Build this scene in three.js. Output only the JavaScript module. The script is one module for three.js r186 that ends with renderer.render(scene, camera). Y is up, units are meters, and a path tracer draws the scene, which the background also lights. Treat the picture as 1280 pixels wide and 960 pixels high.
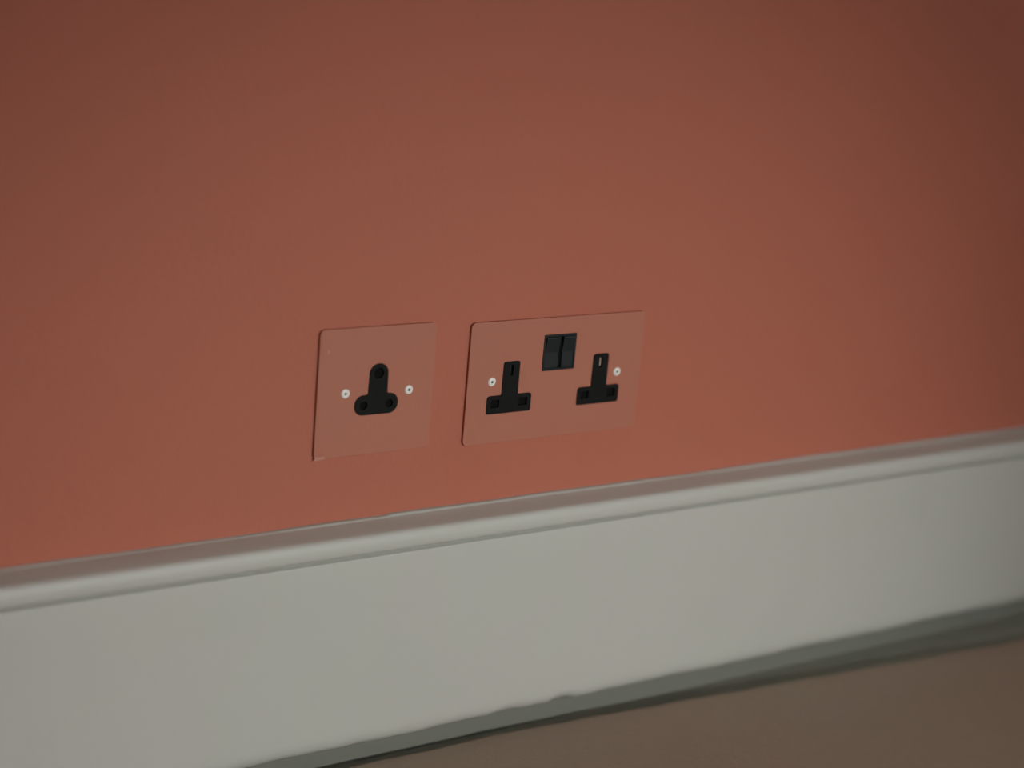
import * as THREE from 'three';
import { RectAreaLightUniformsLib } from 'three/addons/lights/RectAreaLightUniformsLib.js';
import { mergeGeometries } from 'three/addons/utils/BufferGeometryUtils.js';

// ------------------------------------------------------------------ camera, sky, added spotlight, exposure
const scene = new THREE.Scene();
const PLATE_Y = 0.2125;                       // height of the lower edge of the socket plates above the carpet
const camera = new THREE.PerspectiveCamera(2 * Math.atan(480 / 2241.87) * 180 / Math.PI, 1280 / 960, 0.05, 60);
camera.rotation.order = 'YXZ';
camera.rotation.set(-0.266798, -0.609873, 0.087218);
camera.position.set(-0.524663, PLATE_Y + 0.360315, 0.966634);
camera.focus = 1.2;
camera.userData.fStop = 2.6;

scene.background = new THREE.Color().setRGB(0.93, 1.0, 0.98);   // overcast sky
scene.backgroundIntensity = 3.15;

const ADDED_SPOT_AT = new THREE.Vector3(0.299, 0.538, 2.285), ADDED_SPOT_TO = new THREE.Vector3(0.09, -0.042, 0);
const addedSpot = new THREE.SpotLight(new THREE.Color().setRGB(0.98, 0.985, 0.96), 6.95, 0, 18.75 * Math.PI / 180, 1, 2);  // added spotlight behind the camera, brightens the sockets and fades towards the corners
addedSpot.position.copy(ADDED_SPOT_AT); addedSpot.target.position.copy(ADDED_SPOT_TO);
addedSpot.castShadow = true; addedSpot.shadow.radius = 1.7; addedSpot.shadow.mapSize.set(2048, 2048);
scene.add(addedSpot, addedSpot.target);

const renderer = new THREE.WebGLRenderer({ antialias: true });
renderer.toneMapping = THREE.LinearToneMapping;
renderer.toneMappingExposure = 1.0;
renderer.shadowMap.enabled = true;
RectAreaLightUniformsLib.init();

// ------------------------------------------------------------------ helpers
let seed = 20240611;
const rnd = () => { seed = (seed * 1664525 + 1013904223) >>> 0; return seed / 4294967296; };
const lerp = THREE.MathUtils.lerp;
function lattice(n) { const a = new Float32Array(n * n); for (let i = 0; i < a.length; i++) a[i] = rnd(); return a; }
function tileNoise(size, cells) {             // one tiling octave of smooth value noise
  const a = lattice(cells), out = new Float32Array(size * size);
  for (let y = 0; y < size; y++) for (let x = 0; x < size; x++) {
    const u = x / size * cells, v = y / size * cells, i = Math.floor(u), j = Math.floor(v);
    let s = u - i, t = v - j; s = s * s * (3 - 2 * s); t = t * t * (3 - 2 * t);
    const g = (p, q) => a[((q + cells) % cells) * cells + (p + cells) % cells];
    out[y * size + x] = lerp(lerp(g(i, j), g(i + 1, j), s), lerp(g(i, j + 1), g(i + 1, j + 1), s), t) - 0.5;
  }
  return out;
}
function fbm(size, octaves) {
  const out = new Float32Array(size * size);
  for (const [cells, amp] of octaves) { const o = tileNoise(size, cells); for (let i = 0; i < out.length; i++) out[i] += o[i] * amp; }
  return out;
}
function texture(size, fill, srgb) {
  const d = new Uint8Array(size * size * 4);
  for (let i = 0; i < size * size; i++) {
    const c = fill(i); for (let k = 0; k < 3; k++) d[i * 4 + k] = Math.max(0, Math.min(255, Math.round(c[k] * 255)));
    d[i * 4 + 3] = 255;
  }
  const t = new THREE.DataTexture(d, size, size);
  t.wrapS = t.wrapT = THREE.RepeatWrapping; t.magFilter = THREE.LinearFilter; t.minFilter = THREE.LinearMipmapLinearFilter; t.generateMipmaps = true;
  if (srgb) t.colorSpace = THREE.SRGBColorSpace;
  t.needsUpdate = true;
  return t;
}
const toS = (v) => v <= 0.0031308 ? v * 12.92 : 1.055 * Math.pow(v, 1 / 2.4) - 0.055;
function tinted(size, n1, n2, base, a1, a2, metres) {           // paint whose tone drifts a little
  const t = texture(size, (i) => base.map((b, k) => toS(b * (1 + a1 * n1[i] + a2 * n2[i] * (k === 0 ? 0.5 : -1)))), true);
  t.repeat.set(1 / metres, 1 / metres);
  return t;
}
function relief(size, n, metres, gain = 1) {
  const t = texture(size, (i) => { const v = 0.5 + n[i] * gain; return [v, v, v]; }, false);
  t.repeat.set(1 / metres, 1 / metres);
  return t;
}
const numbers = {};
function numbered(name) { const n = numbers[name] = (numbers[name] ?? -1) + 1; return n ? `${name}_${String(n).padStart(3, '0')}` : name; }
function mesh(name, geometry, material, parent = scene) {
  const m = new THREE.Mesh(geometry, material);
  m.name = parent === scene ? numbered(name) : name; m.castShadow = m.receiveShadow = true;
  parent.add(m);
  return m;
}
function struct(name, geometry, material) { const m = mesh(name, geometry, material); m.userData.kind = 'structure'; return m; }
function structGroup(name) { const g = new THREE.Group(); g.name = name; g.userData.kind = 'structure'; scene.add(g); return g; }
function box(x0, x1, y0, y1, z0, z1) {        // box with uv in metres
  const g = new THREE.BoxGeometry(x1 - x0, y1 - y0, z1 - z0); g.translate((x0 + x1) / 2, (y0 + y1) / 2, (z0 + z1) / 2);
  const p = g.attributes.position, n = g.attributes.normal, uv = g.attributes.uv;
  for (let i = 0; i < p.count; i++) {
    if (Math.abs(n.getX(i)) > 0.5) uv.setXY(i, p.getZ(i), p.getY(i));
    else if (Math.abs(n.getY(i)) > 0.5) uv.setXY(i, p.getX(i), p.getZ(i));
    else uv.setXY(i, p.getX(i), p.getY(i));
  }
  return g;
}

// ------------------------------------------------------------------ materials
const drift = fbm(512, [[4, 0.5], [9, 0.35], [23, 0.2]]), drift2 = fbm(512, [[3, 0.6], [7, 0.4], [15, 0.2]]);
const stipple = fbm(512, [[90, 0.5], [170, 0.5], [250, 0.3]]);
const WALL = [0.478, 0.145, 0.089];
const M = {};
M.wall = new THREE.MeshStandardMaterial({ map: tinted(512, drift, drift2, WALL, 0.05, 0.05, 0.9), bumpMap: relief(512, stipple, 0.34), bumpScale: 0.00022, roughness: 0.78 });
M.plate = new THREE.MeshStandardMaterial({ map: tinted(512, drift, drift2, [0.453, 0.159, 0.099], 0.05, 0.04, 0.35), bumpMap: relief(512, stipple, 0.3), bumpScale: 0.00008, roughness: 0.6 });
M.skirting = new THREE.MeshStandardMaterial({ map: tinted(512, drift, drift2, [0.538, 0.547, 0.503], 0.03, 0.02, 0.6), bumpMap: relief(512, drift, 0.12), bumpScale: 0.0002, roughness: 0.5 });
M.white = new THREE.MeshStandardMaterial({ color: new THREE.Color().setRGB(0.72, 0.71, 0.68), roughness: 0.8 });
M.black = new THREE.MeshPhysicalMaterial({ color: new THREE.Color().setRGB(0.0065, 0.0075, 0.0065), roughness: 0.6, specularIntensity: 0.3 });
M.slot = new THREE.MeshPhysicalMaterial({ color: new THREE.Color().setRGB(0.0045, 0.005, 0.005), roughness: 0.8, specularIntensity: 0.2 });
M.rocker = new THREE.MeshPhysicalMaterial({ color: new THREE.Color().setRGB(0.016, 0.021, 0.022), roughness: 0.45, specularIntensity: 0.5 });
M.screw = new THREE.MeshStandardMaterial({ color: new THREE.Color().setRGB(0.92, 0.9, 0.85), roughness: 0.35 });
M.recess = new THREE.MeshStandardMaterial({ color: new THREE.Color().setRGB(0.05, 0.055, 0.05), roughness: 0.6 });
M.brass = new THREE.MeshStandardMaterial({ color: new THREE.Color().setRGB(0.75, 0.66, 0.55), roughness: 0.4, metalness: 0.6 });
M.chip = new THREE.MeshStandardMaterial({ color: new THREE.Color().setRGB(0.53, 0.26, 0.185), roughness: 0.8 });
const pile = fbm(512, [[40, 0.4], [110, 0.5], [230, 0.5]]);
M.carpet = new THREE.MeshStandardMaterial({ map: tinted(512, pile, drift2, [0.37, 0.285, 0.215], 0.05, 0.06, 0.4), bumpMap: relief(512, pile, 0.25), bumpScale: 0.0003, roughness: 0.95 });
M.boards = new THREE.MeshStandardMaterial({ map: tinted(512, pile, drift2, [0.28, 0.285, 0.235], 0.12, 0.05, 0.5), roughness: 0.8 });
M.bed = new THREE.MeshStandardMaterial({ color: new THREE.Color().setRGB(0.19, 0.195, 0.165), roughness: 0.9 });  // strip in the gap under the skirting, coloured dark for the shade there
M.frame = new THREE.MeshStandardMaterial({ color: new THREE.Color().setRGB(0.75, 0.75, 0.73), roughness: 0.45 });
M.glass = new THREE.MeshPhysicalMaterial({ transmission: 1, thickness: 0, roughness: 0, ior: 1.5 });
M.addedBezel = new THREE.MeshStandardMaterial({ color: new THREE.Color().setRGB(0.6, 0.6, 0.6), roughness: 0.35, metalness: 0.8 });  // ring of the added spotlight
M.addedBulb = new THREE.MeshStandardMaterial({ color: 0x222222, emissive: new THREE.Color().setRGB(1, 0.97, 0.9), emissiveIntensity: 6 });  // glowing face of the added spotlight
M.ground = new THREE.MeshStandardMaterial({ color: new THREE.Color().setRGB(0.3, 0.3, 0.28), roughness: 0.95 });

// ------------------------------------------------------------------ the room
const X0 = -2.1, X1 = 2.3, Z1 = 2.3, H = 2.45, T = 0.12;
struct('wall_front', box(X0 - T, X1 + T, -0.1, H, -T, 0), M.wall);
struct('wall_left', box(X0 - T, X0, -0.1, H, 0, Z1 + T), M.wall);
struct('wall_right', box(X1, X1 + T, -0.1, H, 0, Z1 + T), M.wall);
struct('ceiling', box(X0 - T, X1 + T, H, H + T, -T, Z1 + T), M.white);
struct('floor', box(X0 - T, X1 + T, -0.1, -0.006, -T, Z1 + T), M.boards);
struct('ground', box(-12, 12, -0.5, -0.35, Z1 + T + 0.02, 20), M.ground);
const WX0 = 0.75, WX1 = 2.05, WY0 = 0.25, WY1 = 2.1;  // opening for the unseen window
{
  const back = structGroup('wall_back');
  mesh('wall_panel', box(X0, WX0, -0.006, H, Z1, Z1 + T), M.wall, back);
  mesh('wall_panel', box(WX1, X1, -0.006, H, Z1, Z1 + T), M.wall, back);
  mesh('wall_panel', box(WX0, WX1, WY1, H, Z1, Z1 + T), M.wall, back);
  mesh('wall_panel', box(WX0, WX1, -0.006, WY0, Z1, Z1 + T), M.wall, back);
  const dir = ADDED_SPOT_TO.clone().sub(ADDED_SPOT_AT).normalize();
  const q = new THREE.Quaternion().setFromUnitVectors(new THREE.Vector3(0, 1, 0), dir);
  const ring = mesh('added_light_bezel', new THREE.LatheGeometry([[0.034, -0.02], [0.046, -0.02], [0.046, 0.004], [0.043, 0.007], [0.037, 0.006], [0.034, 0.0], [0.034, -0.02]].map((p) => new THREE.Vector2(...p)), 40), M.addedBezel, back);  // added fitting, out of view, around the spotlight
  ring.quaternion.copy(q); ring.position.copy(ADDED_SPOT_AT).addScaledVector(dir, -0.006);
  const lens = mesh('added_light_lens', new THREE.CylinderGeometry(0.034, 0.034, 0.004, 32), M.addedBulb, back);
  lens.quaternion.copy(q); lens.position.copy(ADDED_SPOT_AT).addScaledVector(dir, -0.012);
  const win = structGroup('unseen_window_1');  // window out of view, placed to let daylight onto the front wall
  const F = 0.06, zc = Z1 + 0.04, mid = (WX0 + WX1) / 2;
  mesh('unseen_window_frame', mergeGeometries([box(WX0, WX0 + F, WY0, WY1, zc, zc + 0.05), box(WX1 - F, WX1, WY0, WY1, zc, zc + 0.05), box(mid - F / 2, mid + F / 2, WY0 + F, WY1 - F, zc, zc + 0.05),
    box(WX0 + F, WX1 - F, WY0, WY0 + F, zc, zc + 0.05), box(WX0 + F, WX1 - F, WY1 - F, WY1, zc, zc + 0.05)]), M.frame, win);
  mesh('unseen_window_pane', box(WX0 + F, mid - F / 2, WY0 + F, WY1 - F, zc + 0.023, zc + 0.027), M.glass, win);
  mesh('unseen_window_pane', box(mid + F / 2, WX1 - F, WY0 + F, WY1 - F, zc + 0.023, zc + 0.027), M.glass, win);
}

// skirting board: moulded profile swept along the wall, with a slightly wavering painted top line and a worn lower edge
{
  const Y = PLATE_Y;
  const prof = [];                            // [z, y, weight of the top waver, weight of the bottom wear]
  const P = (z, y, a = 0, b = 0) => prof.push([z / 1000, Y + y / 1000, a, b]);
  P(0, -44.5, 1); P(2.2, -44.6, 1); P(3.1, -45.0, 1); P(3.5, -45.5, 0.8); P(4.4, -45.8, 0.4);
  P(9, -46.7); P(14, -47.6); P(19, -48.5); P(20.8, -49.3);
  P(22.0, -50.8); P(22.8, -53.4); P(23.1, -56.0); P(22.8, -58.6); P(22.2, -60.4); P(21.4, -61.5); P(20.0, -62.3);
  P(17.0, -62.9); P(15.8, -63.5); P(15.8, -64.2); P(19.5, -64.9); P(20.0, -65.6); P(20, -90); P(20, -130); P(20, -170);
  P(20, -188); P(19.8, -192, 0, 0.3); P(19.2, -195, 0, 0.6); P(18.2, -197.6, 0, 1); P(16.8, -199.8, 0, 1); P(15, -201.4, 0, 1); P(12, -202.4, 0, 1); P(0, -202.4, 0, 1);
  const xs = []; for (let x = X0; x < X1; x += x > -0.3 && x < 0.95 ? 0.003 : 0.05) xs.push(x); xs.push(X1);
  const wav = (x, f, s) => Math.sin(x * f + s) * 0.5 + Math.sin(x * f * 2.31 + s * 1.7) * 0.3 + Math.sin(x * f * 5.13 + s * 2.9) * 0.2;
  const n = prof.length, pos = [], uv = [], idx = [];
  let run = 0; const along = prof.map((p, i) => (i ? run += Math.hypot(p[0] - prof[i - 1][0], p[1] - prof[i - 1][1]) : 0));
  for (const x of xs) for (let i = 0; i < n; i++) {
    const [z, y, a, b] = prof[i];
    const chip = Math.exp(-(((x - 0.207) / 0.0095) ** 4)) * 0.0028 + Math.exp(-(((x - 0.158) / 0.012) ** 4)) * 0.0012;
    pos.push(x, y + a * (wav(x, 14, 0.4) * 0.0006 + (x > 0.058 ? 0.0004 : -0.0003)) + b * (wav(x, 41, 2) * 0.0008 + chip), z + a * wav(x, 23, 1) * 0.0003 * (z > 0.001 ? 1 : 0));
    uv.push(x, along[i]);
  }
  for (let k = 0; k < xs.length - 1; k++) for (let i = 0; i < n - 1; i++) { const a = k * n + i, b = a + n; idx.push(a, a + 1, b, b, a + 1, b + 1); }
  const g = new THREE.BufferGeometry();
  g.setAttribute('position', new THREE.Float32BufferAttribute(pos, 3)); g.setAttribute('uv', new THREE.Float32BufferAttribute(uv, 2)); g.setIndex(idx); g.computeVertexNormals();
  struct('baseboard_front', g, M.skirting);
}

struct('gap_shade_1', box(X0, X1, -0.006, 0.013, 0, 0.009), M.bed);   // dark strip filling the gap below the skirting, its shade put into the colour

// ------------------------------------------------------------------ carpet: its cut edge runs a little askew to the skirting
{
  const xs = []; for (let x = X0; x < X1; x += x > 0 && x < 0.95 ? 0.006 : 0.08) xs.push(x); xs.push(X1);
  const edge = (x) => Math.min(0.075, Math.max(0.0225, 0.0255 + (x - 0.206) * 0.075)) + (x > 0 && x < 0.95 ? (Math.sin(x * 160) * 0.5 + Math.sin(x * 71 + 1) * 0.8 + Math.sin(x * 290) * 0.3) * 0.0007 : 0);
  const rows = [[0, -0.006], [-0.0008, -0.004], [-0.0006, -0.002], [0.0012, -0.0006], [0.004, 0], [0.02, 0.0002], [0.08, 0], [0.3, 0], [1, 0], [Z1 - 0.1, 0]];
  const pos = [], uv = [], idx = [], n = rows.length;
  for (const x of xs) rows.forEach(([d, y], i) => { const z = i === n - 1 ? Z1 : edge(x) + d; pos.push(x, y, z); uv.push(x, z + (i < 4 ? -y : 0)); });
  for (let k = 0; k < xs.length - 1; k++) for (let i = 0; i < n - 1; i++) { const a = k * n + i, b = a + n; idx.push(a, a + 1, b, b, a + 1, b + 1); }
  const g = new THREE.BufferGeometry();
  g.setAttribute('position', new THREE.Float32BufferAttribute(pos, 3)); g.setAttribute('uv', new THREE.Float32BufferAttribute(uv, 2)); g.setIndex(idx); g.computeVertexNormals();
  const c = mesh('carpet', g, M.carpet);
  c.userData = { label: 'plain dull brown floor covering in front of the white skirting board', category: 'carpet' };
}

// ------------------------------------------------------------------ the sockets (millimetres from the lower left corner of the plate)
const mm = (v) => v / 1000;
function roundedPath(points, Path = THREE.Shape) {              // polygon with a radius at each corner: [x, y, r]
  const s = new Path(), n = points.length;
  points.forEach(([x, y, r], i) => {
    const [px, py] = points[(i + n - 1) % n], [nx, ny] = points[(i + 1) % n];
    const la = Math.hypot(px - x, py - y), lb = Math.hypot(nx - x, ny - y);
    const ax = x + (px - x) / la * r, ay = y + (py - y) / la * r, bx = x + (nx - x) / lb * r, by = y + (ny - y) / lb * r;
    if (i) s.lineTo(mm(ax), mm(ay)); else s.moveTo(mm(ax), mm(ay));
    const k = 0.5523;
    s.bezierCurveTo(mm(lerp(ax, x, k)), mm(lerp(ay, y, k)), mm(lerp(bx, x, k)), mm(lerp(by, y, k)), mm(bx), mm(by));
  });
  s.closePath();
  return s;
}
const rectPoints = (x0, x1, y0, y1, r) => [[x0, y0, r], [x1, y0, r], [x1, y1, r], [x0, y1, r]];
const grow = (pts, d) => {                                      // offsets a counter-clockwise polygon outwards
  const n = pts.length;
  return pts.map(([x, y, r], i) => {
    const [px, py] = pts[(i + n - 1) % n], [nx, ny] = pts[(i + 1) % n];
    const la = Math.hypot(x - px, y - py), lb = Math.hypot(nx - x, ny - y);
    const n1 = [(y - py) / la, -(x - px) / la], n2 = [(ny - y) / lb, -(nx - x) / lb], k = 1 + n1[0] * n2[0] + n1[1] * n2[1];
    return [x + (n1[0] + n2[0]) * d / k, y + (n1[1] + n2[1]) * d / k, Math.max(0.05, r + d * Math.sign(n1[0] * n2[1] - n1[1] * n2[0]))];
  });
};
function slab(shape, z0, z1, bevel) {                           // extruded between z0 and z1, its outline kept
  const b = bevel;
  const g = new THREE.ExtrudeGeometry(shape, { depth: mm(z1 - z0) - (b ? mm(b) : 0) , bevelEnabled: !!b, bevelThickness: mm(b || 0), bevelSize: mm(b || 0), bevelOffset: -mm(b || 0), bevelSegments: 3, curveSegments: 14 });
  g.translate(0, 0, mm(z0));
  return g;
}
function face(outline, holes, z0, z1, bevel) {
  const s = roundedPath(outline);
  for (const h of holes) s.holes.push(roundedPath([...h].reverse(), THREE.Path));
  return slab(s, z0, z1, bevel);
}
function circlePoints(cx, cy, r, n = 20) { return Array.from({ length: n }, (_, i) => [cx + r * Math.cos(i / n * 2 * Math.PI), cy + r * Math.sin(i / n * 2 * Math.PI), 0.02 * r]); }
const PT = 2.1;                                                 // plate thickness

const screwGeometry = new THREE.LatheGeometry([[0.9, 0.5], [1.0, 0.75], [1.4, 0.85], [2.1, 0.8], [2.75, 0.55], [3.08, 0.15], [3.08, -0.3]].reverse().map(([r, z]) => new THREE.Vector2(mm(r), mm(z))), 32).rotateX(Math.PI / 2);
const recessGeometry = new THREE.CylinderGeometry(mm(0.95), mm(0.95), mm(0.5), 6).rotateX(Math.PI / 2);
function screw(parent, x, y) {
  const s = mesh('screw', screwGeometry, M.screw, parent); s.position.set(mm(x), mm(y), mm(PT));
  const r = mesh('screw_recess', recessGeometry, M.recess, s); r.position.z = mm(0.25); r.rotation.z = x;
}
function socketAt(name, x, y, label) {
  const g = new THREE.Group(); g.name = numbered(name); g.position.set(x, y, 0);
  g.userData = { label, category: 'socket', group: 'electrical sockets on the red wall' }; scene.add(g);
  return g;
}

// single socket with three round pin holes
{
  const t = socketAt('wall_socket', 0, PLATE_Y, 'smaller square socket with one black round-cornered insert, beside the wider double socket');
  const insert = [[27.6, 27.0, 6.4], [59.7, 27.0, 6.4], [59.7, 40.4, 6.4], [51.4, 40.4, 1.5], [51.0, 60.9, 6.3], [37.6, 60.9, 6.3], [37.2, 40.4, 1.5], [27.6, 40.4, 6.4]];
  mesh('face_plate', face(rectPoints(0, 86, 0, 86, 3.6), [grow(insert, 0.12)], 0, PT, 0.45), M.plate, t);
  const holes = [circlePoints(44.3, 54.6, 3.6), circlePoints(34.3, 33.6, 2.7), circlePoints(53.3, 33.6, 2.7)];
  const b = mesh('socket_insert', face(insert, holes, 0.4, PT + 0.15, 0.3), M.black, t);
  for (const [x, y, r] of [[44.3, 54.6, 4], [34.3, 33.6, 3], [53.3, 33.6, 3]]) {
    const h = mesh('pin_hole', new THREE.CylinderGeometry(mm(r), mm(r), mm(0.6), 20).rotateX(Math.PI / 2), M.slot, b); h.position.set(mm(x), mm(y), mm(0.5));
  }
  screw(t, 20.3, 42.8); screw(t, 67.5, 41.6);
  // flakes of paint standing proud along the lower left corner
  const flake = new THREE.ExtrudeGeometry(roundedPath([[0.6, -0.6, 0.5], [8.4, 0.3, 0.5], [7.6, 1.9, 0.6], [3.5, 1.7, 0.8], [0.9, 2.3, 0.5]]), { depth: mm(0.15), bevelEnabled: false });
  mesh('paint_flake', flake, M.chip, t).position.z = mm(PT);
  const flake2 = new THREE.ExtrudeGeometry(roundedPath([[6.0, 70.3, 0.4], [7.2, 70.2, 0.4], [7.3, 72.4, 0.4], [6.2, 72.6, 0.4]]), { depth: mm(0.12), bevelEnabled: false });
  mesh('paint_flake', flake2, M.chip, t).position.z = mm(PT);
}

// double socket, switch between and above the two outlets
{
  const t = socketAt('wall_socket', 0.086 + 0.027137, PLATE_Y - 0.002423, 'wider double socket with two black outlets and a dark square switch between them');
  const outletPoints = (cx) => [[cx - 18.1, 21.0, 1.6], [cx + 18.1, 21.0, 1.6], [cx + 18.1, 33.7, 2.2], [cx + 6.7, 33.7, 1.2], [cx + 6.6, 57.1, 1.8], [cx - 6.6, 57.1, 1.8], [cx - 6.7, 33.7, 1.2], [cx - 18.1, 33.7, 2.2]];
  const outlets = [34.9, 110.2], SW = rectPoints(60.1, 87.1, 48.3, 73.6, 0.6);
  const plate = mesh('face_plate', face(rectPoints(0, 146, 0, 86, 3.6), [...outlets.map((c) => grow(outletPoints(c), 0.12)), grow(SW, 0.12)], 0.25, PT, 0.45), M.plate, t);
  for (const c of outlets) {
    const slots = [rectPoints(c - 0.9, c + 1.3, 47.4, 54.4, 0.3), rectPoints(c - 14.8, c - 8.2, 25.4, 30.9, 0.4), rectPoints(c + 8.2, c + 14.8, 25.4, 30.9, 0.4)];
    const b = mesh('socket_insert', face(outletPoints(c), slots, 0.4, PT + 0.15, 0.3), M.black, t);
    for (const [x0, x1, y0, y1] of [[c - 1.3, c + 1.7, 47, 54.8], [c - 15.2, c - 7.8, 25, 31.3], [c + 7.8, c + 15.2, 25, 31.3]]) {
      mesh('pin_slot', slab(roundedPath(rectPoints(x0, x1, y0, y1, 0.2)), 0.2, 0.6, 0), M.slot, b);
    }
    const k = c > 80 ? 1 : 0.35;                               // the metal shows more in the right-hand outlet
    mesh('earth_contact', slab(roundedPath(rectPoints(c - 0.85, c - 0.85 + 0.9 * k, 48.6, 54.0, 0.1)), 0.6, 1.8, 0), k < 1 ? M.recess : M.brass, b);
  }
  const bed = mesh('rocker_switch', face(SW, [rectPoints(61.5, 85.7, 49.7, 72.2, 0.5)], 0.4, PT + 0.25, 0.25), M.rocker, t);
  mesh('switch_well', slab(roundedPath(rectPoints(61.3, 85.9, 49.5, 72.4, 0.3)), 0.3, 0.8, 0), M.slot, bed);
  for (const [x0, w] of [[61.8, 11.4], [76.0, 9.5]]) {                              // two rockers pressed at the bottom, their upper halves standing out
    const side = new THREE.Shape();
    [[0.8, 50], [2.0, 50], [2.1, 50.6], [1.7, 61], [3.2, 71.2], [3.0, 71.9], [0.8, 71.9]].forEach(([z, y], i) => (i ? side.lineTo(mm(z), mm(y)) : side.moveTo(mm(z), mm(y))));
    side.closePath();
    const g = new THREE.ExtrudeGeometry(side, { depth: mm(w - 0.3), bevelEnabled: true, bevelThickness: mm(0.15), bevelSize: mm(0.15), bevelOffset: -mm(0.15), bevelSegments: 2 });
    g.rotateY(-Math.PI / 2);                                    // shape x (depth) -> z, extrusion -> -x
    g.translate(mm(x0 + w - 0.15), 0, 0);
    mesh('rocker', g, M.rocker, bed);
  }
  screw(t, 19.4, 44.0); screw(t, 125.2, 43.0);
}

renderer.render(scene, camera);
